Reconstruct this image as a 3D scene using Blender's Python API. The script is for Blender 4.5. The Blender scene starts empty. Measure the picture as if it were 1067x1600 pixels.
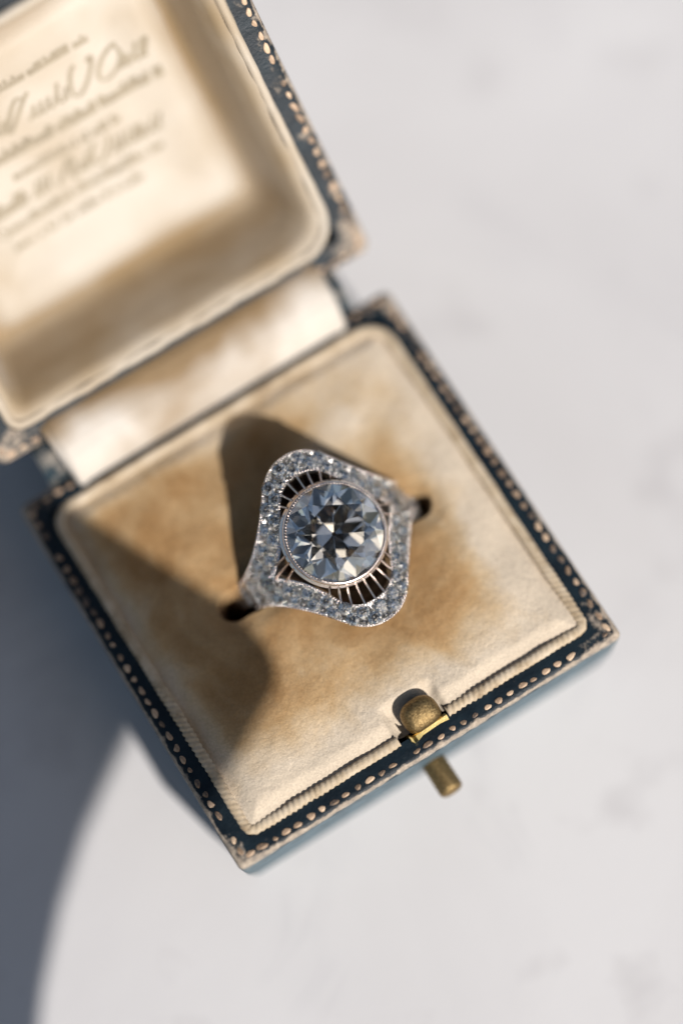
import bpy, bmesh, math, random
from mathutils import Vector, Matrix, Euler

# ------------------------------------------------------------------ scene, camera, sky, sun
S = 0.001                      # everything below is written in millimetres
H = 13.5                       # height of the box base: rim plane above the table
scene = bpy.context.scene
col = scene.collection
R = math.radians

cam_d = bpy.data.cameras.new('camera')
cam = bpy.data.objects.new('camera', cam_d)
col.objects.link(cam)
scene.camera = cam
cam_d.sensor_fit = 'VERTICAL'
cam_d.sensor_height = 36.0
cam_d.lens = 99.99
cam_d.clip_start = 0.005
cam_d.clip_end = 50.0
RX = Vector((0.8501265, -0.52347957, -0.05704448))
RY = Vector((-0.51350429, -0.80015024, -0.30995635))
RZ = Vector((0.11661167, 0.29279469, -0.94903793))
m = Matrix((RX, -RY, -RZ)).transposed().to_4x4()
m.translation = Vector((-28.6043, -81.6602, 277.2246 + H)) * S
cam.matrix_world = m
cam_d.dof.use_dof = True
cam_d.dof.focus_distance = 0.2842
cam_d.dof.aperture_fstop = 3.4
cam_d.dof.aperture_blades = 0

SUN_EL = R(41.0)
SUN_TO = Vector((0.13, -0.99, 0)).normalized()          # towards the sun, in plan
sun_dir = Vector((SUN_TO.x * math.cos(SUN_EL), SUN_TO.y * math.cos(SUN_EL), math.sin(SUN_EL)))
world = bpy.data.worlds.new('World')
scene.world = world
world.use_nodes = True
wn = world.node_tree
bg = wn.nodes['Background']
sky = wn.nodes.new('ShaderNodeTexSky')
sky.sky_type = 'NISHITA'
sky.sun_disc = False
sky.air_density = 1.1
sky.dust_density = 1.7
sky.ozone_density = 0.0
sky.sun_elevation = SUN_EL
sky.sun_rotation = math.atan2(SUN_TO.x, SUN_TO.y)
wn.links.new(sky.outputs[0], bg.inputs[0])
bg.inputs[1].default_value = 0.078
sl = bpy.data.lights.new('sun', 'SUN')
sl.energy = 4.5
sl.angle = R(0.53)
sl.color = (1.0, 0.955, 0.915)
so = bpy.data.objects.new('sun', sl)
col.objects.link(so)
so.rotation_euler = sun_dir.to_track_quat('Z', 'Y').to_euler()
so.location = sun_dir * 1.0

vs = scene.view_settings
vs.view_transform = 'Standard'
vs.look = 'None'
vs.exposure = 0.10
vs.gamma = 1.0
vs.use_curve_mapping = False
cy = scene.cycles
cy.use_denoising = True
cy.max_bounces = 24
cy.transmission_bounces = 20
cy.glossy_bounces = 8
cy.diffuse_bounces = 4
cy.caustics_reflective = False
cy.caustics_refractive = False
cy.sample_clamp_indirect = 30.0
cy.blur_glossy = 0.0

rnd = random.Random(11)

# ------------------------------------------------------------------ helpers
def link(o, parent=None):
    col.objects.link(o)
    if parent is not None:
        o.parent = parent
    return o

def mesh(name, verts, faces, mat=None, parent=None, smooth=40, attrs=None):
    me = bpy.data.meshes.new(name)
    me.from_pydata([(v[0] * S, v[1] * S, v[2] * S) for v in verts], [], faces)
    me.validate()
    if attrs:
        for k, vals in attrs.items():
            a = me.attributes.new(k, 'FLOAT', 'POINT')
            a.data.foreach_set('value', vals)
    bm = bmesh.new()
    bm.from_mesh(me)
    bmesh.ops.recalc_face_normals(bm, faces=bm.faces)
    bm.to_mesh(me)
    bm.free()
    if smooth:
        for p in me.polygons:
            p.use_smooth = True
        if smooth < 180:
            me.set_sharp_from_angle(angle=R(smooth))
    if mat:
        me.materials.append(mat)
    return link(bpy.data.objects.new(name, me), parent)

def empty(name, loc, label, cat, rot=(0, 0, 0)):
    o = bpy.data.objects.new(name, None)
    o.empty_display_size = 0.005
    o.location = [c * S for c in loc]
    o.rotation_euler = rot
    o['label'] = label
    o['category'] = cat
    return link(o)

def rsq(hx, hy, r, cx=0, cy=0, nc=8, ns=1):
    """rounded rectangle, counter-clockwise, starting at the middle of the front side"""
    if not isinstance(r, (list, tuple)):
        r = [r] * 4                                    # front-right, back-right, back-left, front-left
    cs = [(1, -1, -90), (1, 1, 0), (-1, 1, 90), (-1, -1, 180)]
    pts = []
    for (sx, sy, a0), rr in zip(cs, r):
        for k in range(nc + 1):
            a = R(a0 + 90 * k / nc)
            pts.append((cx + sx * (hx - rr) + rr * math.cos(a), cy + sy * (hy - rr) + rr * math.sin(a)))
    # subdivide straight runs
    out = []
    n = len(pts)
    for i in range(n):
        p, q = pts[i], pts[(i + 1) % n]
        out.append(p)
        d = math.hypot(q[0] - p[0], q[1] - p[1])
        if ns > 1 and d > 3:
            for k in range(1, ns):
                f = k / ns
                out.append((p[0] + (q[0] - p[0]) * f, p[1] + (q[1] - p[1]) * f))
    return out

def loft(loops, close_first=False, close_last=False):
    verts, faces = [], []
    n = len(loops[0])
    for lp in loops:
        verts += lp
    for i in range(len(loops) - 1):
        for j in range(n):
            a, b = i * n + j, i * n + (j + 1) % n
            faces.append((a, b, b + n, a + n))
    if close_first:
        faces.append(tuple(range(n - 1, -1, -1)))
    if close_last:
        faces.append(tuple(range((len(loops) - 1) * n, len(loops) * n)))
    return verts, faces

def resample(pts, step, closed=True):
    P = [Vector(p) for p in pts]
    if closed:
        P = P + [P[0]]
    L = [0]
    for a, b in zip(P, P[1:]):
        L.append(L[-1] + (b - a).length)
    n = max(2, round(L[-1] / step))
    out = []
    j = 0
    for k in range(n if closed else n + 1):
        s = L[-1] * k / n
        while j < len(L) - 2 and L[j + 1] < s:
            j += 1
        f = (s - L[j]) / max(1e-9, L[j + 1] - L[j])
        out.append(P[j].lerp(P[j + 1], f))
    return out

def tube(path, rad, closed=False, ns=10, up=Vector((0, 0, 1)), mod=None, squash=1.0):
    """tube along path; rad number or list; mod(i, phi) scales the radius"""
    P = [Vector(p) for p in path]
    n = len(P)
    verts, faces = [], []
    for i in range(n):
        a = P[(i - 1) % n] if (closed or i > 0) else P[i]
        b = P[(i + 1) % n] if (closed or i < n - 1) else P[i]
        t = (b - a).normalized()
        s = t.cross(up)
        if s.length < 1e-6:
            s = t.cross(Vector((1, 0, 0)))
        s.normalize()
        u = s.cross(t).normalized()
        r = rad[i] if isinstance(rad, list) else rad
        for k in range(ns):
            ph = 2 * math.pi * k / ns
            rr = r * (mod(i, ph) if mod else 1)
            verts.append(P[i] + s * (rr * math.cos(ph)) + u * (rr * math.sin(ph) * squash))
    m_ = n if closed else n - 1
    for i in range(m_):
        for k in range(ns):
            a = i * ns + k
            b = i * ns + (k + 1) % ns
            c = ((i + 1) % n) * ns + (k + 1) % ns
            d = ((i + 1) % n) * ns + k
            faces.append((a, b, c, d))
    if not closed:
        faces.append(tuple(range(ns - 1, -1, -1)))
        faces.append(tuple(range((n - 1) * ns, n * ns)))
    return verts, faces

def lathe(prof, n=96, cx=0, cy=0, closed_profile=False):
    verts, faces = [], []
    m_ = len(prof)
    for k in range(n):
        a = 2 * math.pi * k / n
        for r, z in prof:
            verts.append((cx + r * math.cos(a), cy + r * math.sin(a), z))
    for k in range(n):
        for i in range(m_ if closed_profile else m_ - 1):
            j = (i + 1) % m_
            k2 = (k + 1) % n
            faces.append((k * m_ + i, k2 * m_ + i, k2 * m_ + j, k * m_ + j))
    return verts, faces

class Batch:
    def __init__(self):
        self.v, self.f = [], []
    def add(self, v, f):
        o = len(self.v)
        self.v += [Vector(p) for p in v]
        self.f += [tuple(i + o for i in q) for q in f]

def ico(sub):
    bm = bmesh.new()
    bmesh.ops.create_icosphere(bm, subdivisions=sub, radius=1)
    bm.verts.index_update()
    v = [p.co.copy() for p in bm.verts]
    f = [tuple(x.index for x in q.verts) for q in bm.faces]
    bm.free()
    return v, f
ICO1, ICO2 = ico(1), ico(2)

def sstep(a, b, x):
    t = max(0.0, min(1.0, (x - a) / (b - a)))
    return t * t * (3 - 2 * t)

# ------------------------------------------------------------------ materials
class NT:
    def __init__(self, name):
        self.m = bpy.data.materials.new(name)
        self.m.use_nodes = True
        self.t = self.m.node_tree
        self.p = self.t.nodes['Principled BSDF']
        self.out = self.t.nodes['Material Output']
        tc = self.t.nodes.new('ShaderNodeTexCoord')
        mp = self.t.nodes.new('ShaderNodeMapping')
        mp.inputs['Scale'].default_value = (1000, 1000, 1000)
        self.t.links.new(tc.outputs['Object'], mp.inputs['Vector'])
        self.co = mp.outputs['Vector']
    def ln(self, a, b):
        self.t.links.new(a, b)
    def noise(self, scale, detail=4, rough=0.55, dist=0.0, co=None, stretch=None):
        n = self.t.nodes.new('ShaderNodeTexNoise')
        n.inputs['Scale'].default_value = scale
        n.inputs['Detail'].default_value = detail
        n.inputs['Roughness'].default_value = rough
        n.inputs['Distortion'].default_value = dist
        c = co or self.co
        if stretch:
            mp = self.t.nodes.new('ShaderNodeMapping')
            mp.inputs['Scale'].default_value = stretch[:3]
            if len(stretch) > 3:
                mp.inputs['Rotation'].default_value = stretch[3:]
            self.ln(c, mp.inputs['Vector'])
            c = mp.outputs['Vector']
        self.ln(c, n.inputs['Vector'])
        return n.outputs['Fac']
    def ramp(self, fac, stops, mode='LINEAR'):
        r = self.t.nodes.new('ShaderNodeValToRGB')
        r.color_ramp.interpolation = mode
        e = r.color_ramp.elements
        while len(e) < len(stops):
            e.new(0.5)
        for q, (pos, c) in zip(e, stops):
            q.position = pos
            q.color = (c, c, c, 1) if isinstance(c, (int, float)) else (*c, 1)
        self.ln(fac, r.inputs[0])
        return r.outputs[0]
    def mix(self, fac, a, b, mode='MIX'):
        n = self.t.nodes.new('ShaderNodeMix')
        n.data_type = 'RGBA'
        n.blend_type = mode
        for sock, v in ((n.inputs[0], fac), (n.inputs[6], a), (n.inputs[7], b)):
            if isinstance(v, (int, float)):
                sock.default_value = v
            elif isinstance(v, tuple):
                sock.default_value = (*v, 1)
            else:
                self.ln(v, sock)
        return n.outputs[2]
    def math(self, op, a, b=0.0, clamp=False):
        n = self.t.nodes.new('ShaderNodeMath')
        n.operation = op
        n.use_clamp = clamp
        for s_, v in ((n.inputs[0], a), (n.inputs[1], b)):
            if isinstance(v, (int, float)):
                s_.default_value = v
            else:
                self.ln(v, s_)
        return n.outputs[0]
    def attr(self, name):
        n = self.t.nodes.new('ShaderNodeAttribute')
        n.attribute_name = name
        return n.outputs['Fac']
    def bump(self, h, dist, strength=1.0, prev=None):
        n = self.t.nodes.new('ShaderNodeBump')
        n.inputs['Distance'].default_value = dist * S
        n.inputs['Strength'].default_value = strength
        self.ln(h, n.inputs['Height'])
        if prev:
            self.ln(prev, n.inputs['Normal'])
        return n.outputs[0]
    def set(self, **k):
        for key, v in k.items():
            s_ = self.p.inputs[key.replace('_', ' ')]
            if isinstance(v, (int, float)):
                s_.default_value = v
            elif isinstance(v, tuple):
                s_.default_value = (*v, 1) if len(v) == 3 else v
            else:
                self.ln(v, s_)
        return self.m

def mat_marble():
    n = NT('pale_marble')
    big = n.ramp(n.noise(0.018, 5, 0.55, 0.4), [(0.35, (0.585, 0.57, 0.565)), (0.62, (0.645, 0.632, 0.625))])
    v = n.math('ABSOLUTE', n.math('SUBTRACT', n.noise(0.022, 6, 0.6, 1.2, stretch=(1, 0.6, 1, 0, 0, 0.6)), 0.5))
    vein = n.ramp(v, [(0.0, 0.36), (0.025, 0.12), (0.07, 0.0)])
    patch = n.ramp(n.noise(0.03, 3), [(0.5, 0.0), (0.68, 1.0)])
    c = n.mix(n.math('MULTIPLY', vein, patch), big, (0.40, 0.39, 0.41))
    spots = n.ramp(n.noise(0.075, 3, 0.5), [(0.58, 0.0), (0.74, 0.42)])
    c = n.mix(spots, c, (0.43, 0.41, 0.41))
    b = n.bump(n.noise(0.6, 4), 0.04, 0.3)
    return n.set(Base_Color=c, Roughness=0.5, Normal=b, Specular_IOR_Level=0.25)

def mat_leather():
    n = NT('worn_navy_leather')
    w = n.attr('wear')
    blue = n.ramp(n.noise(0.35, 4), [(0.35, (0.003, 0.008, 0.013)), (0.7, (0.008, 0.018, 0.026))])
    scuff = n.noise(0.55, 5, 0.65)
    mask = n.ramp(n.math('ADD', n.math('MULTIPLY', w, 0.48), n.math('MULTIPLY', scuff, 0.75)), [(0.53, 0.0), (0.64, 1.0)])
    wornc = n.ramp(n.noise(1.3, 5, 0.7), [(0.3, (0.16, 0.145, 0.13)), (0.5, (0.33, 0.27, 0.21)), (0.72, (0.50, 0.42, 0.33))])
    c = n.mix(mask, blue, wornc)
    fade_sheen = n.attr('fade_sheen')
    fm = n.math('MULTIPLY', fade_sheen, n.ramp(n.noise(0.5, 4), [(0.3, 0.55), (0.6, 1.0)]))
    c = n.mix(fm, c, (0.085, 0.135, 0.165))  # pale blue walls: sun gloss painted into the colour, with some wear
    rough = n.ramp(mask, [(0.0, 0.5), (1.0, 0.8)])
    b = n.bump(n.noise(2.6, 4, 0.6), 0.10, 0.5)
    b = n.bump(scuff, 0.25, 0.5, b)
    return n.set(Base_Color=c, Roughness=rough, Normal=b, Specular_IOR_Level=0.3)

def mat_gilt():
    n = NT('worn_gilt_tooling')
    oi = n.t.nodes.new('ShaderNodeObjectInfo')
    k = n.math('ADD', n.math('MULTIPLY', n.noise(1.6, 4, 0.7), 0.7), n.math('MULTIPLY', oi.outputs['Random'], 0.45))
    c = n.ramp(k, [(0.30, (0.05, 0.045, 0.045)), (0.45, (0.22, 0.145, 0.09)), (0.62, (0.47, 0.325, 0.215)), (0.85, (0.68, 0.50, 0.34))])
    b = n.bump(n.noise(4.0, 3), 0.06, 0.6)
    return n.set(Base_Color=c, Metallic=0.1, Roughness=0.6, Normal=b)

def mat_velvet():
    n = NT('stained_velvet')
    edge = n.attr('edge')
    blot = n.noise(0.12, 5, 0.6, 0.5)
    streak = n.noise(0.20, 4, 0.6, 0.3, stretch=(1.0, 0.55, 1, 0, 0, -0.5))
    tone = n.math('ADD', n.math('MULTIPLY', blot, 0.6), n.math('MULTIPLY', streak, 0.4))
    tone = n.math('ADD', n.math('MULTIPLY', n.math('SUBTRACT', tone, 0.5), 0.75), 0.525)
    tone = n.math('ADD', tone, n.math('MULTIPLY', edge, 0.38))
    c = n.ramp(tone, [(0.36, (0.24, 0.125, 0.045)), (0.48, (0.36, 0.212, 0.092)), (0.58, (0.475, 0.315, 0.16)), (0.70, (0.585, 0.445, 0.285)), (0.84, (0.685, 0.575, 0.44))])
    fine = n.noise(4.5, 4, 0.75)
    c = n.mix(0.7, c, n.ramp(fine, [(0.3, 0.60), (0.7, 1.05)]), 'MULTIPLY')
    b = n.bump(n.noise(5.5, 3, 0.7), 0.10, 0.55)
    b = n.bump(n.noise(0.9, 4, 0.6), 0.35, 0.5, b)
    return n.set(Base_Color=c, Roughness=0.95, Normal=b, Specular_IOR_Level=0.1, Sheen_Weight=0.25, Sheen_Roughness=0.45, Sheen_Tint=(0.95, 0.85, 0.7))

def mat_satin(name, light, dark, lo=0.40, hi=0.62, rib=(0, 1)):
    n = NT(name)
    stain_shade = n.noise(0.09, 2, 0.5, 0.2)
    st = n.math('ADD', stain_shade, n.math('MULTIPLY', n.attr('stain_shade'), 0.30))  # random staining plus shade painted through the vertex attribute
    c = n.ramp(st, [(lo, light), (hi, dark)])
    weave = n.noise(3.0, 3, 0.6, stretch=(1.0, 9.0, 3.0) if rib[1] else (9.0, 1.0, 3.0))
    c = n.mix(0.25, c, n.ramp(weave, [(0.3, 0.75), (0.7, 1.0)]), 'MULTIPLY')
    b = n.bump(weave, 0.05, 0.35)
    b = n.bump(n.noise(0.35, 3), 0.3, 0.3, b)
    return n.set(Base_Color=c, Roughness=0.52, Normal=b, Specular_IOR_Level=0.35, Sheen_Weight=0.15, Sheen_Roughness=0.35)

def mat_piping():
    n = NT('cream_silk_piping')
    c = n.ramp(n.noise(0.4, 5, 0.65), [(0.3, (0.27, 0.19, 0.11)), (0.45, (0.46, 0.36, 0.24)), (0.7, (0.62, 0.52, 0.39))])
    b = n.bump(n.noise(4.0, 3), 0.1, 0.5)
    return n.set(Base_Color=c, Roughness=0.7, Normal=b, Specular_IOR_Level=0.3, Sheen_Weight=0.15)

def mat_brass(name, c0, c1, rough, bumpd):
    n = NT(name)
    g = n.noise(4.5, 4, 0.7)
    c = n.ramp(g, [(0.35, c0), (0.65, c1)])
    b = n.bump(g, bumpd, 0.7)
    return n.set(Base_Color=c, Metallic=1.0, Roughness=rough, Normal=b)

def mat_platinum(name, c, rough):
    n = NT(name)
    g = n.noise(3.0, 4, 0.6)
    cc = n.mix(n.ramp(g, [(0.4, 0.0), (0.7, 0.35)]), c, tuple(q * 0.6 for q in c))
    rr = n.ramp(n.noise(2.0, 3), [(0.3, rough * 0.7), (0.7, rough * 1.5)])
    b = n.bump(n.noise(6.0, 3), 0.03, 0.4)
    return n.set(Base_Color=cc, Metallic=1.0, Roughness=rr, Normal=b)

def mat_diamond(name, fire=True):
    n = NT(name)
    t = n.t
    t.nodes.remove(n.p)
    iors = [((1, 0, 0), 2.413), ((0, 1, 0), 2.42), ((0, 0, 1), 2.430)] if fire else [((1, 1, 1), 2.42)]
    prev = None
    for c, i in iors:
        g = t.nodes.new('ShaderNodeBsdfGlass')
        g.inputs['Color'].default_value = (c[0] * 0.985, c[1] * 0.985, c[2] * 0.97, 1)
        g.inputs['IOR'].default_value = i
        g.inputs['Roughness'].default_value = 0.0
        if prev is None:
            prev = g.outputs[0]
        else:
            a = t.nodes.new('ShaderNodeAddShader')
            t.links.new(prev, a.inputs[0])
            t.links.new(g.outputs[0], a.inputs[1])
            prev = a.outputs[0]
    t.links.new(prev, n.out.inputs['Surface'])
    return n.m

def mat_plain(name, c, rough=0.6, spec=0.3):
    n = NT(name)
    cc = n.mix(n.ramp(n.noise(0.5, 4), [(0.3, 0.0), (0.7, 1.0)]), c, tuple(q * 0.8 for q in c))
    return n.set(Base_Color=cc, Roughness=rough, Specular_IOR_Level=spec)

M_MARBLE = mat_marble()
M_LEATHER = mat_leather()
M_GILT = mat_gilt()
M_VELVET = mat_velvet()
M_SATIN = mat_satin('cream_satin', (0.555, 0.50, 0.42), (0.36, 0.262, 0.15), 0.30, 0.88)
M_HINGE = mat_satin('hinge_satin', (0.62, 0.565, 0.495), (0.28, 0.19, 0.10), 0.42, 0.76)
M_HINGE.node_tree.nodes['Principled BSDF'].inputs['Roughness'].default_value = 0.72
M_PIPING = mat_piping()
M_BRASS = mat_brass('grained_brass', (0.13, 0.085, 0.038), (0.38, 0.27, 0.125), 0.5, 0.11)
M_BRASS2 = mat_brass('polished_brass', (0.58, 0.44, 0.17), (0.74, 0.58, 0.26), 0.28, 0.03)
M_PLAT = mat_platinum('platinum', (0.86, 0.84, 0.82), 0.28)
M_ROSE = mat_platinum('warm_platinum', (0.87, 0.76, 0.69), 0.17)
M_DARK = mat_platinum('shaded_metal', (0.13, 0.105, 0.085), 0.45)  # dark colour paints in the shade inside the gallery openings
M_BEAD = mat_platinum('polished_platinum', (0.88, 0.84, 0.81), 0.10)
M_DIA = mat_diamond('diamond', False)
M_DIA2 = mat_diamond('small_diamond', False)
M_INK = mat_plain('faded_ink', (0.37, 0.315, 0.23), 0.8)
M_BOARD = mat_plain('black_board', (0.025, 0.025, 0.026), 0.8)

# ------------------------------------------------------------------ table
tv, tf = [], []
NT_ = 12
for j in range(NT_ + 1):
    for i in range(NT_ + 1):
        tv.append((-600 + 1200 * i / NT_, -600 + 1200 * j / NT_, 0))
for j in range(NT_):
    for i in range(NT_):
        a = j * (NT_ + 1) + i
        tf.append((a, a + 1, a + NT_ + 2, a + NT_ + 1))
table = mesh('table_top', tv, tf, M_MARBLE)
table['kind'] = 'structure'
table['label'] = 'pale grey marble surface under the ring box'

# ------------------------------------------------------------------ ring box
box = empty('ring_box', (0, 0, 0), 'open antique navy leather ring box with gilt dotted edges and cream lining', 'ring box')

HB = 22.5                                              # half width of the box
def wear_loops(spec, rs, z_off, ns=10):
    """spec: (half, z, wear, fade)"""
    loops, wear, fade_sheen = [], [], []
    for hh, z, w, fd in spec:
        lp = rsq(hh, hh, [max(0.25, r - (HB - hh)) if r else 0.25 for r in rs], nc=6, ns=ns)
        for x, y in lp:
            corner = sstep(17.5, 21.5, min(abs(x), abs(y)))
            wear.append(w + (0.42 * corner if w > 0.02 else 0))
            fade_sheen.append(fd)
        loops.append([(x, y, z + z_off) for x, y in lp])
    return loops, wear, fade_sheen

spec = [(20.9, -13.5, 0.3, 0.8), (21.0, -13.2, 0.2, 1), (21.9, -7, 0.05, 1), (22.45, -1.3, 0.1, 0.9), (22.5, -0.7, 0.42, 0.5), (22.38, -0.28, 0.80, 0), (22.12, -0.06, 0.30, 0), (21.8, 0, 0.06, 0), (21.1, 0.0, 0.05, 0), (20.05, -0.03, 0.0, 0), (20.0, -0.4, 0, 0), (19.95, -12.6, 0, 0)]
lp, wr, fd = wear_loops(spec, (0.7, 0.9, 0.9, 0.6), H)
v, f = loft(lp, True, True)
base = mesh('box_base', v, f, M_LEATHER, box, 50, {'wear': wr, 'fade_sheen': fd})

# gilt dot, one mesh shared by all
dot_meshes = []
for q in range(6):
    w1, w2, w3 = rnd.uniform(0, 6), rnd.uniform(0, 6), rnd.uniform(-0.25, 0.25)
    dv = []
    for p in ICO2[0]:
        a = math.atan2(p.y, p.x)
        k = 1 + 0.13 * math.sin(2 * a + w1) + 0.09 * math.sin(3 * a + w2)
        dv.append((p.x * 0.54 * k + w3 * p.y * 0.3, p.y * 0.32 * k, p.z * (0.085 + 0.02 * math.sin(a + w2))))
    proto = mesh('gilt_dot', dv, ICO2[1], M_GILT, None, 180)
    dot_meshes.append(proto.data)
    bpy.data.objects.remove(proto)

def gilt_row(parent, a, b, n, z, cx=0, cy=0):
    ang = math.atan2(b[1] - a[1], b[0] - a[0])
    for i in range(n):
        f_ = (i + 0.5) / n + rnd.uniform(-0.06, 0.06) / n
        if rnd.random() < 0.07:
            continue
        o = bpy.data.objects.new('gilt_dot', rnd.choice(dot_meshes))
        sd = rnd.uniform(-0.06, 0.06)
        x = a[0] + (b[0] - a[0]) * f_ - math.sin(ang) * sd
        y = a[1] + (b[1] - a[1]) * f_ + math.cos(ang) * sd
        o.location = ((x + cx) * S, (y + cy) * S, (z + rnd.uniform(-0.05, 0.03)) * S)
        o.rotation_euler = (rnd.uniform(-.1, .1), rnd.uniform(-.15, .15), ang + rnd.uniform(-0.2, 0.2))
        k = rnd.uniform(0.74, 1.08)
        o.scale = (k * rnd.uniform(0.85, 1.1), k, k * rnd.uniform(0.7, 1.1))
        link(o, parent)
DR = 21.55
ct = [(-DR, -DR), (DR, -DR), (DR, DR), (-DR, DR)]
for i in range(4):
    gilt_row(base, ct[i], ct[(i + 1) % 4], 31, H + 0.015)

# velvet cushion with the ring slot
RING_ROT = R(-2.0)
SLOT_C, SLOT_L, SLOT_W = (1.6, 0.8), 10.7, 1.5
def slot_dist(x, y):
    dx, dy = x - SLOT_C[0], y - SLOT_C[1]
    c_, s_ = math.cos(-RING_ROT), math.sin(-RING_ROT)
    u, w = dx * c_ - dy * s_, dx * s_ + dy * c_
    du = max(0.0, abs(u) - SLOT_L)
    return math.hypot(du, w) - SLOT_W
def lumps(x, y):
    return (math.sin(x * 0.31 + 1.1) * math.sin(y * 0.27 + 0.4) * 0.22 + math.sin(x * 0.83 + y * 0.41) * 0.07 + math.sin(y * 0.9 - x * 0.5 + 2) * 0.06)
def cush_z(x, y):
    e = max(abs(x), abs(y))
    ex = 19.35 - e
    z = -0.2 + 0.6 * sstep(0.0, 2.0, ex) + 0.35 * sstep(2, 12, ex) + lumps(x, y)
    if y < -15 and -3.6 < x - 0.5 < 3.6:                # hollow behind the catch
        k = (1 - sstep(2.2, 3.4, abs(x - 0.5))) * (1 - sstep(-17.4, -15.6, y))
        z -= 1.0 * k
    d = slot_dist(x, y)
    z -= 0.45 * (1 - sstep(0.0, 2.2, d))
    z -= 11.0 * (1 - sstep(-0.55, 0.15, d))
    return z
NC = 230
cv, cf, ce = [], [], []
for j in range(NC + 1):
    for i in range(NC + 1):
        x, y = -19.4 + 38.8 * i / NC, -19.4 + 38.8 * j / NC
        cv.append((x, y, cush_z(x, y) + H))
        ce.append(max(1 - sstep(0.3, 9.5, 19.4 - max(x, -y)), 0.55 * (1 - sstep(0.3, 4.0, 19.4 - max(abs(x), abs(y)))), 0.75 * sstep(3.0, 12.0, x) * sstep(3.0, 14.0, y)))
for j in range(NC):
    for i in range(NC):
        a = j * (NC + 1) + i
        cf.append((a, a + 1, a + NC + 2, a + NC + 1))
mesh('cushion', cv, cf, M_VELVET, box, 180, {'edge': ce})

# silk piping round the cushion, open at the catch
lp = rsq(19.75, 19.75, (0.9, 2.8, 2.2, 0.9), nc=8)
path = resample([(x, y, 0) for x, y in lp], 0.09)
i0 = min(range(len(path)), key=lambda i: (path[i] - Vector((3.3, -19.75, 0))).length)
path = path[i0:] + path[:i0]
i1 = min(range(len(path)), key=lambda i: (path[i] - Vector((-2.3, -19.75, 0))).length)
path = path[:i1]
ph = [rnd.uniform(-.4, .4) for _ in range(len(path))]
for i, p in enumerate(path):
    s_ = i * 0.09
    p.z = H - 0.06 + 0.03 * math.sin(s_ * 0.6) + 0.02 * math.sin(s_ * 1.7 + 1)
    p.x += 0.02 * math.sin(s_ * 0.9 + 2)
    p.y += 0.02 * math.sin(s_ * 1.1)
def twist(i, phi):
    s_ = i * 0.09
    q_ = path[i]
    back = 0.15 if q_.y > 17 else (0.5 if q_.x > 18 else 0.9)
    back *= 0.7 + 0.3 * math.sin(s_ * 0.37 + 1)
    return 1 + back * (0.15 * math.cos(2 * phi - s_ * 2 * math.pi / 0.62 + ph[i] * 0.3) + 0.05 * math.sin(s_ * 2.3))
v, f = tube(path, 0.55, False, 14, mod=twist, squash=0.7)
mesh('piping', v, f, M_PIPING, box, 180)

# brass catch
cat_v, cat_f = [], []
nu, nv = 28, 16
def sgn(a, e):
    return math.copysign(abs(a) ** e, a)
for j in range(nv + 1):
    b_ = -math.pi / 2 + math.pi * j / nv
    for i in range(nu):
        a_ = 2 * math.pi * i / nu
        x = 2.15 * sgn(math.cos(b_), 0.72) * sgn(math.cos(a_), 0.7)
        y = 1.75 * sgn(math.cos(b_), 0.72) * sgn(math.sin(a_), 0.7)
        z = 1.7 * sgn(math.sin(b_), 0.8)
        cat_v.append((x, y + 0.10 * x * x * (-0.5), z))
for j in range(nv):
    for i in range(nu):
        a = j * nu + i
        b_ = j * nu + (i + 1) % nu
        cat_f.append((a, b_, b_ + nu, a + nu))
catch = mesh('catch', cat_v, cat_f, M_BRASS, box, 180)
catch.scale = (0.93, 0.93, 0.95)
catch.location = (0.85 * S, -18.55 * S, (H + 0.55) * S)
catch.rotation_euler = (R(14), 0, R(3))
# bent brass plate in front of the catch
pl = []
prof = [(-2.5, 1.3), (-2.25, 1.05), (-1.75, 0.35), (-1.0, 0.15), (1.2, 0.15), (2.3, 0.3)]
pv, pf = [], []
for k, (x, top) in enumerate(prof):
    for (y, z) in ((-2.35, -2.4), (-2.35, top - 0.35), (-1.75, top), (-1.55, top - 0.1), (-1.5, -2.4)):
        pv.append((x, y + (0.35 if k == 0 else 0), z))
n5 = 5
for k in range(len(prof) - 1):
    for i in range(n5):
        a, b_ = k * n5 + i, k * n5 + (i + 1) % n5
        pf.append((a, b_, b_ + n5, a + n5))
pf.append(tuple(range(n5 - 1, -1, -1)))
pf.append(tuple(range((len(prof) - 1) * n5, len(prof) * n5)))
mesh('catch_plate', pv, pf, M_BRASS2, catch, 35)

# push button in the front wall
prof = [(0.0, 0.0), (1.28, 0.0), (1.30, 3.2), (1.22, 3.55), (1.0, 3.72), (0.62, 3.78), (0.55, 3.70), (0.0, 3.66)]
v, f = lathe(prof, 40)
btn = mesh('push_button', v, f, M_BRASS, box, 40)
btn.rotation_euler = (R(90), 0, 0)
btn.location = (0.1 * S, -22.0 * S, (H - 6.6) * S)

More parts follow.
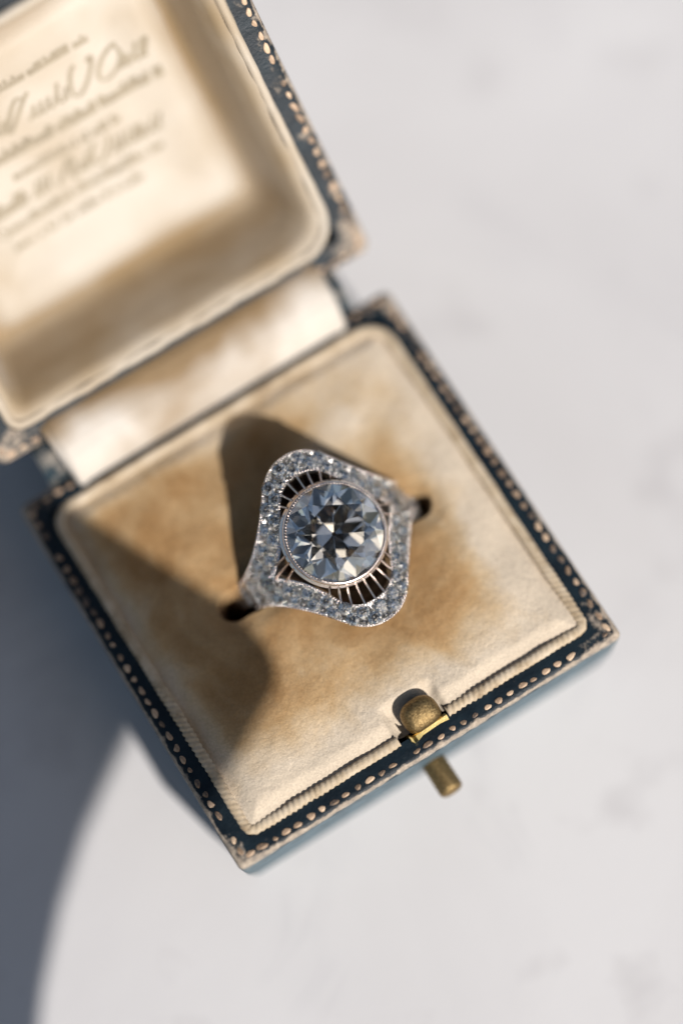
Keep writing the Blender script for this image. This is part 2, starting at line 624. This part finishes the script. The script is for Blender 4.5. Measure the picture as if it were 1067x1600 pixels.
# satin over the hinge
prof = [(20.9, -0.3), (21.05, 0.4), (21.35, 1.3), (21.9, 2.3), (22.7, 3.1), (23.8, 3.75), (25.0, 4.15), (26.2, 4.35), (27.3, 4.2), (28.2, 3.6)]
pr = resample([(0, y, z) for y, z in prof], 0.3, False)
hv, hf, hs = [], [], []
NX = 90
XL, XR = -15.9, 16.7
for j, p in enumerate(pr):
    tt = j / (len(pr) - 1)
    for i in range(NX + 1):
        fx = i / NX
        x = XL + (XR - XL) * fx
        x += -0.7 * tt if fx < 0.5 else 0.3 * tt
        e = min(x - XL, XR - x)
        hem = 0.28 * math.exp(-((e - 0.6) / 0.5) ** 2)
        puck = 0.10 * math.sin(x * 0.8 + 3 * tt) * math.sin(math.pi * tt) + 0.06 * math.sin(x * 2.1 + 1)* math.sin(math.pi * tt)
        drop = -0.5 * (1 - sstep(0.0, 0.35, e))
        k = hem + puck + drop
        hv.append((x, p.y - k * 0.6, p.z + k * 0.7 + H))
        hs.append(sstep(0.45, 0.95, tt))  # browner towards the top: part stain, part painted shade under the lid
for j in range(len(pr) - 1):
    for i in range(NX):
        a = j * (NX + 1) + i
        hf.append((a, a + 1, a + NX + 2, a + NX + 1))
hinge = mesh('hinge_lining', hv, hf, M_HINGE, box, 180, {'stain_shade': hs})
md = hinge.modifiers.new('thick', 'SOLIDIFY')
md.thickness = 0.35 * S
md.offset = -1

# leather spine behind it
spv, spf, spw = [], [], []
sp = [(22.2, -9.0), (22.75, -6), (22.75, -1.0), (23.3, 0.8), (24.4, 2.0), (26.0, 2.2), (27.6, 0.6)]
for y, z in sp:
    for x in (-18.4, -9, 0, 9, 18.4):
        spv.append((x, y, z + H))
        spw.append(0.35)
for j in range(len(sp) - 1):
    for i in range(4):
        a = j * 5 + i
        spf.append((a, a + 1, a + 6, a + 5))
spine = mesh('hinge_spine', spv, spf, M_LEATHER, box, 180, {'wear': spw, 'fade_sheen': [0.35] * len(spv)})
md = spine.modifiers.new('thick', 'SOLIDIFY')
md.thickness = 0.6 * S
md.offset = 0

# ------------------------------------------------------------------ lid: local x along the hinge, y up the lid, z towards the viewer
LID_A = R(47.5)
TC = 3.6 + HB                                          # middle of the lid along y
spec = [(22.0, -17.0, 0.3, 0.1), (22.45, -16.2, 0.5, 0.1), (22.5, -7, 0.1, 0.2), (22.5, -1.0, 0.3, 0.25), (22.45, -0.5, 0.55, 0), (22.25, -0.16, 0.6, 0), (21.95, 0, 0.3, 0), (21.2, 0.0, 0.22, 0), (19.6, -0.1, 0.05, 0), (19.5, -0.6, 0, 0), (19.4, -15.5, 0, 0)]
lp, wr, fd = wear_loops(spec, (1.2, 1.0, 1.0, 1.2), 0)
v, f = loft(lp, True, True)
v = [(x, y + TC, z) for x, y, z in v]
lid = mesh('lid', v, f, M_LEATHER, box, 50, {'wear': wr, 'fade_sheen': fd})
lid.location = (0.6 * S, 23.5 * S, H * S)
lid.rotation_euler = (LID_A, 0, 0)
for i in range(4):
    gilt_row(lid, ct[i], ct[(i + 1) % 4], 31, 0.03, 0, TC)

# rolled satin border and sloping walls
lp = resample([(x, y, 0) for x, y in rsq(19.35, 19.2, (3.8, 3.0, 2.0, 1.4), nc=12)], 0.4)
for i, p in enumerate(lp):
    p.z = 0.25 + 0.12 * math.sin(i * 0.35) + 0.08 * math.sin(i * 0.9)
    p.y += TC
v, f = tube(lp, 0.5, True, 14)
b_ = mesh('lid_piping', v, f, M_SATIN, lid, 180)
loops, dark_amt = [], []
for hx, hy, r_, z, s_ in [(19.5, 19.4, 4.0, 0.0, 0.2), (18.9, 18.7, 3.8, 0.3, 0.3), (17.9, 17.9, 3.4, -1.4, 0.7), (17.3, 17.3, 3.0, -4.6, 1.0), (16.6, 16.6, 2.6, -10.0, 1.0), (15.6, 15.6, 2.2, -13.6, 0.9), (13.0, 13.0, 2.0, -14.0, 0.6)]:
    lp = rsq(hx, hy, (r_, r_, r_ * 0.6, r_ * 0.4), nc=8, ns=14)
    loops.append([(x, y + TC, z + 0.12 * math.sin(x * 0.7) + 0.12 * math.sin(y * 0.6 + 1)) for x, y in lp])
    dark_amt += [s_] * len(lp)  # shade of the deep cavity painted into the wall colour
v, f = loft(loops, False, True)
mesh('lid_lining', v, f, M_SATIN, lid, 180, {'stain_shade': dark_amt})

PADX, PADY, PADC = 15.9, 15.2, TC + 0.0
def pad_z(x, y):
    """x, y relative to the pad centre"""
    r_ = 3.0
    qx, qy = abs(x) - (PADX - r_), abs(y) - (PADY - r_)
    d = -(math.hypot(max(qx, 0), max(qy, 0)) + min(max(qx, qy), 0) - r_)   # inside distance
    z = -13.8 + 2.8 * (1 - (1 - min(1, max(0, d) / 3.0)) ** 2) ** 0.5
    z -= 0.95 * sstep(2.4, 8.0, d)
    z += 0.16 * math.sin(x * 0.33 + y * 0.2) + 0.10 * math.sin(y * 0.6 - x * 0.25 + 1)
    return z
v, f, dark_amt = [], [], []
NP = 80
for j in range(NP + 1):
    for i in range(NP + 1):
        x, y = -PADX + 2 * PADX * i / NP, -PADY + 2 * PADY * j / NP
        v.append((x, y + PADC, pad_z(x, y)))
        dark_amt.append(-0.35 + 0.45 * sstep(3, 9, min(PADX - abs(x), PADY - abs(y))) * (0.5 + 0.5 * math.sin(x * 0.2)))
for j in range(NP):
    for i in range(NP):
        a = j * (NP + 1) + i
        f.append((a, a + 1, a + NP + 2, a + NP + 1))
mesh('lid_pad', v, f, M_SATIN, lid, 180, {'stain_shade': dark_amt})

# faded unreadable print: pen strokes lying on the pad
def ribbon(B, pts, w):
    P = [Vector((p[0], p[1], 0)) for p in pts]
    base_i = len(B.v)
    for i, p in enumerate(P):
        a, b2 = P[max(0, i - 1)], P[min(len(P) - 1, i + 1)]
        t = (b2 - a)
        if t.length < 1e-6:
            t = Vector((1, 0, 0))
        t.normalize()
        ang = abs(math.atan2(t.y, t.x) - R(60))
        ww = w * (0.45 + 0.75 * abs(math.cos(ang)))
        nrm = Vector((-t.y, t.x, 0)) * ww
        for sg in (-1, 1):
            q = p + nrm * sg
            B.v.append(Vector((q.x, q.y + PADC, pad_z(q.x, q.y) + 0.05)))
    for i in range(len(P) - 1):
        o = base_i + 2 * i
        B.f.append((o, o + 1, o + 3, o + 2))
def letter(x, y, h, wd, slant, kind):
    pts = []
    r_ = rnd
    if kind == 'cap':
        k1, k2, k3 = r_.uniform(.6, 1.2), r_.uniform(1.3, 2.4), r_.uniform(0, 6)
        for i in range(30):
            t = i / 29
            px = wd * (0.5 + 0.55 * math.sin(2 * math.pi * t * k1 + k3))
            py = h * (0.5 + 0.5 * math.cos(2 * math.pi * t * k2 / 1.5))
            pts.append((x + px + slant * py, y + py))
    else:
        k = r_.choice((1, 1, 2))
        asc = r_.choice((1, 1, 1, 1.7, 1.6))
        for i in range(14):
            t = i / 13
            px = wd * (t + 0.22 * math.sin(2 * math.pi * t * k))
            py = h * asc * (0.5 - 0.5 * math.cos(2 * math.pi * t * k))
            pts.append((x + px + slant * py, y + py))
    return pts
def line_of(name, t0, x0, x1, h, w, slant, caps=(), gap=0.12):
    B = Batch()
    x = x0
    y = t0 - PADC
    n = 0
    while x < x1:
        if n in caps:
            ribbon(B, letter(x, y - 0.2 * h, h * 2.4, h * 1.9, slant, 'cap'), w * 1.3)
            x += h * 2.0
        elif rnd.random() < gap and n > 1:
            x += h * 0.7
        else:
            wd = h * rnd.uniform(0.6, 0.95)
            ribbon(B, letter(x, y, h, wd, slant, 'low'), w)
            x += wd
        n += 1
    mesh(name, [tuple(p) for p in B.v], B.f, M_INK, lid, 0)
line_of('printed_line', 34.6, -6.6, 7.2, 0.62, 0.13, 0.1)
line_of('printed_line', 30.3, -12.4, 12.0, 1.25, 0.15, 0.5, (0, 7, 13, 15))
line_of('printed_line', 27.7, -12.4, 13.2, 0.72, 0.22, 0.05)
line_of('printed_line', 25.4, -6.0, 6.5, 0.6, 0.11, 0.1)
line_of('printed_line', 22.6, -12.0, 10.2, 0.95, 0.15, 0.5, (0, 12, 16))
line_of('printed_line', 20.6, -10.5, 9.5, 0.6, 0.11, 0.1, (0,))
line_of('printed_line', 18.6, -9.5, 6.0, 0.55, 0.09, 0.1)

# ------------------------------------------------------------------ the ring; local frame: x along the shank, y along the finger, z up, 0 = rim plane
ring = empty('diamond_ring', (2.5, 1.3, H), 'platinum ring with large round diamond in a lozenge halo, set upright in cushion', 'ring', (R(8.5), R(4.5), RING_ROT))
ZT, RR = 6.0, 10.5
def surf(x, y):
    d = RR - math.sqrt(max(0.3, RR * RR - x * x))
    return ZT - d - 0.006 * y * y
def surf_n(x, y):
    e = 0.02
    return Vector((-(surf(x + e, y) - surf(x - e, y)) / (2 * e), -(surf(x, y + e) - surf(x, y - e)) / (2 * e), 1)).normalized()

OUT = [(0, 10.15), (1.2, 10.0), (2.3, 9.5), (3.3, 8.65), (4.25, 7.4), (5.2, 6.1), (6.2, 4.85), (7.2, 3.7), (8.2, 2.7), (9.05, 2.0), (9.75, 1.55)]
INN = [(0, 7.65), (1.0, 7.55), (1.9, 7.15), (2.7, 6.4), (3.3, 5.4), (3.75, 4.45), (4.3, 3.45), (4.95, 2.4), (5.7, 1.45), (6.4, 0.7), (6.95, 0.12)]
def catmull(P, n):
    Q = [Vector((-P[1][0], P[1][1]))] + [Vector(p) for p in P] + [Vector(P[-1]) * 2 - Vector(P[-2])]
    out = []
    for i in range(1, len(Q) - 2):
        for k in range(n):
            t = k / n
            a, b, c, d = Q[i - 1], Q[i], Q[i + 1], Q[i + 2]
            out.append(0.5 * ((2 * b) + (c - a) * t + (2 * a - 5 * b + 4 * c - d) * t * t + (3 * b - a - 3 * c + d) * t ** 3))
    out.append(Vector(P[-1]))
    return out
qo, qi = catmull([(x, y * 0.965) for x, y in OUT], 6), catmull([(x, y * 0.955) for x, y in INN], 6)
nq = len(qo)
def full(q):
    """four quadrants -> two open half curves (upper: left end -> right end; lower: right end -> left end)"""
    up = [Vector((-p.x, p.y)) for p in reversed(q)] + [p.copy() for p in q[1:]]
    lo = [Vector((-p.x, -p.y)) for p in up]
    return up, lo
halves = list(zip(full(qo), full(qi)))                 # [(up_o, up_i), (lo_o, lo_i)]

# halo plate: one closed band; the two shoulders are bridged
NW = 6
loops = []
for po, pi in halves:
    for o_, i_ in zip(po, pi):
        loops.append((o_, i_))
sec = []                                               # cross sections around the loop
for o_, i_ in loops:
    ring_pts = []
    for k in range(NW + 1):                            # top, inner -> outer
        w = k / NW
        p = i_.lerp(o_, w)
        dep = (0.05, 0.03, -0.75, -0.85, -0.75, 0.03, 0.05)[k]
        w = (0.0, 0.13, 0.17, 0.5, 0.83, 0.88, 1.0)[k]
        p = i_.lerp(o_, w)
        n_ = surf_n(p.x, p.y)
        q = Vector((p.x, p.y, surf(p.x, p.y))) + n_ * dep
        ring_pts.append(q)
    n_ = surf_n(o_.x, o_.y)
    q = Vector((o_.x * 0.985, o_.y * 0.985, surf(o_.x, o_.y))) - n_ * 0.75
    ring_pts.append(q)
    q = Vector((o_.x * 0.95, o_.y * 0.95, surf(o_.x, o_.y))) - n_ * 1.2
    ring_pts.append(q)
    q = Vector((i_.x * 1.02, i_.y * 1.02, surf(i_.x, i_.y))) - surf_n(i_.x, i_.y) * 1.2
    ring_pts.append(q)
    sec.append(ring_pts)
v, f = loft(sec)
n1, n2 = len(sec[0]), len(sec)
for j in range(n1):                                    # close the band
    a, b_ = (n2 - 1) * n1 + j, (n2 - 1) * n1 + (j + 1) % n1
    f.append((a, b_, (j + 1) % n1, j))
halo = mesh('halo', v, f, M_PLAT, ring, 45)

# millgrain beads along both edges: too small to pick apart, joined
B = Batch()
def beads(path2, step, r_, lift, z_fn=surf):
    for p in resample([(q.x, q.y, 0) for q in path2], step, False):
        n_ = surf_n(p.x, p.y)
        c = Vector((p.x, p.y, z_fn(p.x, p.y))) + n_ * lift
        k = r_ * rnd.uniform(0.85, 1.15)
        B.add([c + q * k for q in ICO1[0]], ICO1[1])
for po, pi in halves:
    beads([Vector((p.x * 0.987, p.y * 0.987)) for p in po], 0.30, 0.135, 0.06)
    beads([p.lerp(q, 0.06) for p, q in zip(pi, po)], 0.30, 0.13, 0.06)
mg = mesh('milgrain_edge', [tuple(p) for p in B.v], B.f, M_ROSE, ring, 180)
mg['kind'] = 'stuff'

# shank: flattened hoop going down into the slot
path, wid = [], []
for k in range(61):
    a = R(-21 - (180 - 42) * k / 60) if False else R(22 - (180 + 44) * k / 60)
    zz = RR * math.sin(a) * (1.0 if math.sin(a) > 0 else 0.66)
    path.append(Vector((RR * math.cos(a) * 1.0, 0, ZT - RR + zz - 0.2)))
sv, sf = [], []
for k, p in enumerate(path):
    a = path[max(0, k - 1)]
    b_ = path[min(60, k + 1)]
    t = (b_ - a).normalized()
    out_ = Vector((t.z, 0, -t.x))
    if out_.dot(p - Vector((0, 0, ZT - RR))) < 0:
        out_ = -out_
    e = min(k, 60 - k) / 12
    hw = 1.45 - 0.3 * min(1, e)
    for (yy, oo) in ((-hw, -0.1), (-hw * 0.85, 0.38), (0, 0.5), (hw * 0.85, 0.38), (hw, -0.1), (hw * 0.8, -0.9), (-hw * 0.8, -0.9)):
        sv.append(p + Vector((0, yy, 0)) + out_ * oo)
for k in range(60):
    for i in range(7):
        a, b_ = k * 7 + i, k * 7 + (i + 1) % 7
        sf.append((a, b_, b_ + 7, a + 7))
sf.append(tuple(range(6, -1, -1)))
sf.append(tuple(range(60 * 7, 61 * 7)))
mesh('shank', [tuple(p) for p in sv], sf, M_PLAT, ring, 45)

# bezel cup with its rolled rim
ZB = 6.75
RG = 5.0
KB = 1.125
prof = [(3.7, ZB - 4.2), (4.25, ZB - 2.6), (4.72, ZB - 1.5), (4.86, ZB - 1.25), (4.90, ZB - 1.05), (4.80, ZB - 0.92), (4.68, ZB - 0.80), (4.70, ZB - 0.22), (4.64, ZB - 0.06), (4.52, ZB), (4.38, ZB - 0.01), (4.36, ZB - 0.10), (4.33, ZB - 0.20), (4.38, ZB - 0.30), (4.42, ZB - 0.45), (4.2, ZB - 1.4), (3.5, ZB - 2.6), (3.2, ZB - 4.2)]
v, f = lathe([(r_ * KB, z_) for r_, z_ in prof], 128, closed_profile=True)
bezel = mesh('bezel', v, f, M_ROSE, ring, 50)
bezel.location = (0, 0.4 * S, 0)
B = Batch()
nb = 104
for k in range(nb):
    a = 2 * math.pi * k / nb
    c = Vector((4.47 * KB * math.cos(a), 4.47 * KB * math.sin(a), ZB + 0.0))
    kk = 0.125 * rnd.uniform(0.85, 1.15)
    B.add([c + q * kk for q in ICO1[0]], ICO1[1])
mg = mesh('milgrain_rim', [tuple(p) for p in B.v], B.f, M_ROSE, bezel, 180)
mg['kind'] = 'stuff'

# old European cut diamond
def brilliant(r, rt=0.57, crown=0.30, pav=0.86, girdle=0.02, rm=0.77, rl=0.35, rc=0.04):
    c225 = math.cos(R(22.5))
    V, F_ = [], []
    def add(rho, ang, z):
        V.append((r * rho * math.cos(R(ang)), r * rho * math.sin(R(ang)), r * z))
        return len(V) - 1
    T = [add(rt, 45 * k, crown + girdle) for k in range(8)]
    hm = crown * (1 - rm * c225) / (1 - rt)
    Mv = [add(rm, 45 * k + 22.5, hm + girdle) for k in range(8)]
    GU = [add(1, 22.5 * k, girdle) for k in range(16)]
    GL = [add(1, 22.5 * k, -girdle) for k in range(16)]
    def pz(rho):
        return -girdle - pav * (1 - rho) / (1 - rc)
    L = [add(rl / c225, 45 * k + 22.5, pz(rl)) for k in range(8)]
    Cu = [add(rc / c225, 45 * k + 22.5, pz(rc)) for k in range(8)]
    F_.append(tuple(T))
    F_.append(tuple(reversed(Cu)))
    for k in range(8):
        k1 = (k + 1) % 8
        km = (k - 1) % 8
        F_.append((T[k], Mv[km], GU[2 * k], Mv[k]))
        F_.append((T[k], Mv[k], T[k1]))
        F_.append((Mv[k], GU[2 * k], GU[2 * k + 1]))
        F_.append((Mv[k], GU[2 * k + 1], GU[(2 * k + 2) % 16]))
        F_.append((GL[2 * k], L[km], Cu[km], Cu[k], L[k]))
        F_.append((L[k], GL[2 * k + 1], GL[2 * k]))
        F_.append((L[k], GL[(2 * k + 2) % 16], GL[2 * k + 1]))
    for k in range(16):
        F_.append((GU[k], GL[k], GL[(k + 1) % 16], GU[(k + 1) % 16]))
    return V, F_
v, f = brilliant(RG)
gem = mesh('center_diamond', v, f, M_DIA, ring, 0)
gem.location = (0, 0.4 * S, (ZB - 0.22) * S)
gem.rotation_euler = (R(0.6), R(-0.5), R(38))

def single_cut(r):
    V, F_ = [], []
    for rho, z in ((0.56, 0.30), (1, 0.02), (1, -0.03)):
        for k in range(8):
            a = R(45 * k)
            V.append((r * rho * math.cos(a), r * rho * math.sin(a), r * z))
    V.append((0, 0, -0.85 * r))
    F_.append(tuple(range(8)))
    for k in range(8):
        j = (k + 1) % 8
        F_ += [(k, 8 + k, 8 + j, j), (8 + k, 16 + k, 16 + j, 8 + j), (16 + k, 24, 16 + j)]
    return V, F_
v, f = brilliant(1.0, 0.5, 0.32, 0.85, 0.02, 0.73, 0.36, 0.06)
pr_ = mesh('accent_diamond', v, f, M_DIA2, None, 0)
acc_mesh = pr_.data
bpy.data.objects.remove(pr_)
PB = Batch()
def stone(x, y, r_, lift=0.10, jit=0.16):
    n_ = surf_n(x, y)
    n_ = (n_ + Vector((rnd.uniform(-jit, jit), rnd.uniform(-jit, jit), 0))).normalized()
    o = bpy.data.objects.new('accent_diamond', acc_mesh)
    p = Vector((x, y, surf(x, y))) + surf_n(x, y) * lift
    o.matrix_local = Matrix.Translation(p * S) @ n_.to_track_quat('Z', 'Y').to_matrix().to_4x4() @ Matrix.Rotation(rnd.uniform(0, 6.3), 4, 'Z') @ Matrix.Scale(r_, 4)
    link(o, ring)
    return p
for po, pi in halves:
    mid = [p.lerp(q, 0.5) for p, q in zip(pi, po)]
    wdt = [(p - q).length for p, q in zip(pi, po)]
    # walk along the band, stone size follows the width
    P = [Vector((p.x, p.y, 0)) for p in mid]
    cum = [0]
    for i in range(1, len(P)):
        d3 = Vector((P[i].x - P[i - 1].x, P[i].y - P[i - 1].y, surf(P[i].x, P[i].y) - surf(P[i - 1].x, P[i - 1].y))).length
        cum.append(cum[-1] + d3)
    tot = cum[-1]
    nst = 25
    for k in range(nst):
        s_ = tot * (k + 0.5) / nst
        i = max(j for j in range(len(cum)) if cum[j] <= s_)
        i = min(i, len(P) - 2)
        f_ = (s_ - cum[i]) / max(1e-6, cum[i + 1] - cum[i])
        p = P[i].lerp(P[i + 1], f_)
        w_ = wdt[i]
        t = (P[min(i + 1, len(P) - 1)] - P[max(i - 1, 0)]).normalized()
        nn = Vector((-t.y, t.x, 0))
        sg = 1 if k % 2 else -1
        q = p + nn * (sg * 0.17 * w_)
        r_ = min(0.70, w_ * 0.335) * rnd.uniform(0.94, 1.04)
        stone(q.x, q.y, r_)
        for sd, da, r0 in ((-0.26, 0.0, 0.21), (-0.05, 0.5, 0.17), (0.05, -0.5, 0.15), (0.36, 0.42, 0.17), (-0.36, -0.35, 0.16), (-0.36, 0.30, 0.16), (0.38, -0.42, 0.14)):
            q = p + t * (tot / nst * da + rnd.uniform(-.05, .05)) + nn * (sg * w_ * sd + rnd.uniform(-.04, .04))
            n_ = surf_n(q.x, q.y)
            c = Vector((q.x, q.y, surf(q.x, q.y))) + n_ * 0.06
            kk = r0 * rnd.uniform(0.65, 0.95)
            PB.add([c + z_ * kk for z_ in ICO1[0]], ICO1[1])
            PB.add([Vector((z_.x * kk * 0.8, z_.y * kk * 0.8, z_.z * 0.45 - 0.4)) + c for z_ in ICO1[0]], ICO1[1])
# shoulders: little stones running down to the shank
for sx in (-1, 1):
    for x, y, r_ in ((8.0, 0.0, 0.62), (9.0, 0.62, 0.48), (9.0, -0.62, 0.48), (9.65, 0.0, 0.45)):
        if x < 9.2:
            stone(sx * x, y, r_, 0.12)
    for x, y in ((7.35, 0.35), (7.35, -0.35), (8.5, 0.15), (8.45, 0.9), (8.45, -0.9), (8.65, -0.1), (9.3, 0.1)):
        n_ = surf_n(sx * x, y)
        c = Vector((sx * x, y, surf(sx * x, y))) + n_ * 0.1
        PB.add([c + z_ * 0.17 for z_ in ICO1[0]], ICO1[1])
pb = mesh('prong_beads', [tuple(p) for p in PB.v], PB.f, M_BEAD, ring, 180)
pb['kind'] = 'stuff'

# shoulder plates (solid metal tip between the two halves)
for sx in (-1, 1):
    v, f = [], []
    for k in range(9):
        x = 6.95 + (9.9 - 6.95) * k / 8
        hw = 0.15 + 1.3 * min(1, k / 6)
        for y in (-hw, -hw * 0.4, hw * 0.4, hw):
            n_ = surf_n(sx * x, y)
            v.append(Vector((sx * x, y, surf(sx * x, y))) - n_ * 0.16)
        for y in (hw, -hw):
            n_ = surf_n(sx * x, y)
            v.append(Vector((sx * x, y, surf(sx * x, y))) - n_ * 0.9)
    for k in range(8):
        for i in range(6):
            a, b_ = k * 6 + i, k * 6 + (i + 1) % 6
            f.append((a, b_, b_ + 6, a + 6))
    f += [tuple(range(5, -1, -1)), tuple(range(48, 54))]
    mesh('shoulder', [tuple(p) for p in v], f, M_PLAT, ring, 50)

# wall of the under-gallery, closing the head below the openwork
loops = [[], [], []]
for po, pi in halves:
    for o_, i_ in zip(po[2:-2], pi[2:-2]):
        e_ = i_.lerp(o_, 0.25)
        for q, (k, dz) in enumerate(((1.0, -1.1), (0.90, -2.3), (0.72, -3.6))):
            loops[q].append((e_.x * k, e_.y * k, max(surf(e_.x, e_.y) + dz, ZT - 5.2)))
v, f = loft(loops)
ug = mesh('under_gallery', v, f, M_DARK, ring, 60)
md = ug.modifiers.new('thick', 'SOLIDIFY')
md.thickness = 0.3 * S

# open gallery: thin bars between bezel and halo
def bar(ang, r0, tilt=0):
    """bar from the bezel wall out to the inner edge of the halo at that angle"""
    d = Vector((math.cos(ang), math.sin(ang)))
    best = None
    for po, pi in halves:
        for p, q in zip(pi, po):
            da = abs((math.atan2(p.y, p.x) - ang + math.pi) % (2 * math.pi) - math.pi)
            if best is None or da < best[0]:
                best = (da, p.lerp(q, 0.03))
    e = best[1]
    s2 = Vector((d.x * r0, d.y * r0 + 0.4, 0))
    z0 = ZT - 0.35
    a = Vector((s2.x, s2.y, z0 + 0.1))
    b2 = Vector((e.x, e.y, surf(e.x, e.y) - 0.12))
    pts = [a.lerp(b2, k / 4) + Vector((0, 0, -0.12 * math.sin(math.pi * k / 4))) for k in range(5)]
    v, f = tube(pts, 0.165, False, 8, squash=1.8)
    mesh('gallery_bar', [tuple(p) for p in v], f, M_ROSE, ring, 60)
for base_a in (90, 270):
    for k in range(-4, 5):
        bar(R(base_a + k * 9.5), 5.25)
for base_a in (0, 180):
    for k in (-1, 0, 1):
        bar(R(base_a + k * 8.0), 5.25)

# the head leans a little further towards the viewer than the hoop
HT = Matrix.Translation((0, 0, 3 * S)) @ Matrix.Rotation(R(4.5), 4, 'Z') @ Matrix.Rotation(R(6.0), 4, 'X') @ Matrix.Translation((0, 0, -3 * S))
for o in list(ring.children):
    if not o.name.startswith('shank'):
        o.matrix_basis = HT @ o.matrix_basis

# ------------------------------------------------------------------ board added unseen between sun and table to shade the left of the box
tip = Vector((-7.2, -4.6, H + 0.3))
e1 = Vector((-0.83, -0.555, 0)).normalized()
e2 = Vector((-0.42, 0.905, 0)).normalized()
off = sun_dir * 210.0
L1, L2, RC = 320.0, 84.0, 5.0
P0 = tip + off
def bp(a, b):
    return P0 + e1 * a + e2 * b
outline = []
for k in range(9):
    a = R(90) * k / 8
    outline.append(bp(RC * (1 - math.sin(a)), RC * (1 - math.cos(a))))
outline += [bp(0, L2), bp(L1, L2)]
for a in (140, 120, 100, 90, 80, 70, 62, 54, 46, 38, 30, 22):
    outline.append(bp(a, -0.0075 * max(0, min(a, 100) - 24) ** 2))
cen = sum(outline, Vector()) / len(outline)
rel = [p - cen for p in outline]
v, f = loft([[tuple(p + Vector((0, 0, dz))) for p in rel] for dz in (-1.5, 1.5)], True, True)
board = mesh('shade_board', v, f, M_BOARD, None, 30)
board.location = cen * S
board['label'] = 'stiff black board added beyond the picture edge to cast the corner shadow'
board['category'] = 'board'

# ------------------------------------------------------------------ black umbrella added unseen above the camera to darken what the stones reflect
um = empty('umbrella', (-75, -60, 345), 'open black umbrella added outside the picture to darken reflections in the stones', 'umbrella')
M_UMB = mat_plain('black_umbrella_cloth', (0.014, 0.014, 0.016), 0.7)
NR, RU = 8, 370.0
for k in range(NR):                                    # one panel per rib gap
    a0, a1 = 2 * math.pi * k / NR, 2 * math.pi * (k + 1) / NR
    v, f = [], []
    for i in range(9):
        r_ = i / 8
        for j in range(9):
            w = j / 8
            a = a0 + (a1 - a0) * w
            sag = 4 * w * (1 - w)
            rr = RU * r_ * (1 - 0.10 * sag * r_) * math.cos((a1 - a0) / 2) / math.cos(a - (a0 + a1) / 2)
            z = 290 - 90 * r_ ** 2 - 12 * sag * r_ * (1 - r_)
            v.append((rr * math.cos(a), rr * math.sin(a), z))
    for i in range(8):
        for j in range(8):
            a = i * 9 + j
            f.append((a, a + 1, a + 10, a + 9))
    p_ = mesh('panel', v, f, M_UMB, um, 180)
    md = p_.modifiers.new('thick', 'SOLIDIFY')
    md.thickness = 0.5 * S
    pts = [Vector((math.cos(a0) * RU * t * 0.92, math.sin(a0) * RU * t * 0.92, 288 - 90 * t * t - 3)) for t in [q / 8 for q in range(9)]]
    v, f = tube(pts, 1.6, False, 6)
    mesh('rib', v, f, M_UMB, um, 60)
v, f = tube([(0, 0, 320), (0, 0, 160), (0, 0, 0)], 4.0, False, 12, up=Vector((0, 1, 0)))
mesh('shaft', v, f, M_UMB, um, 60)
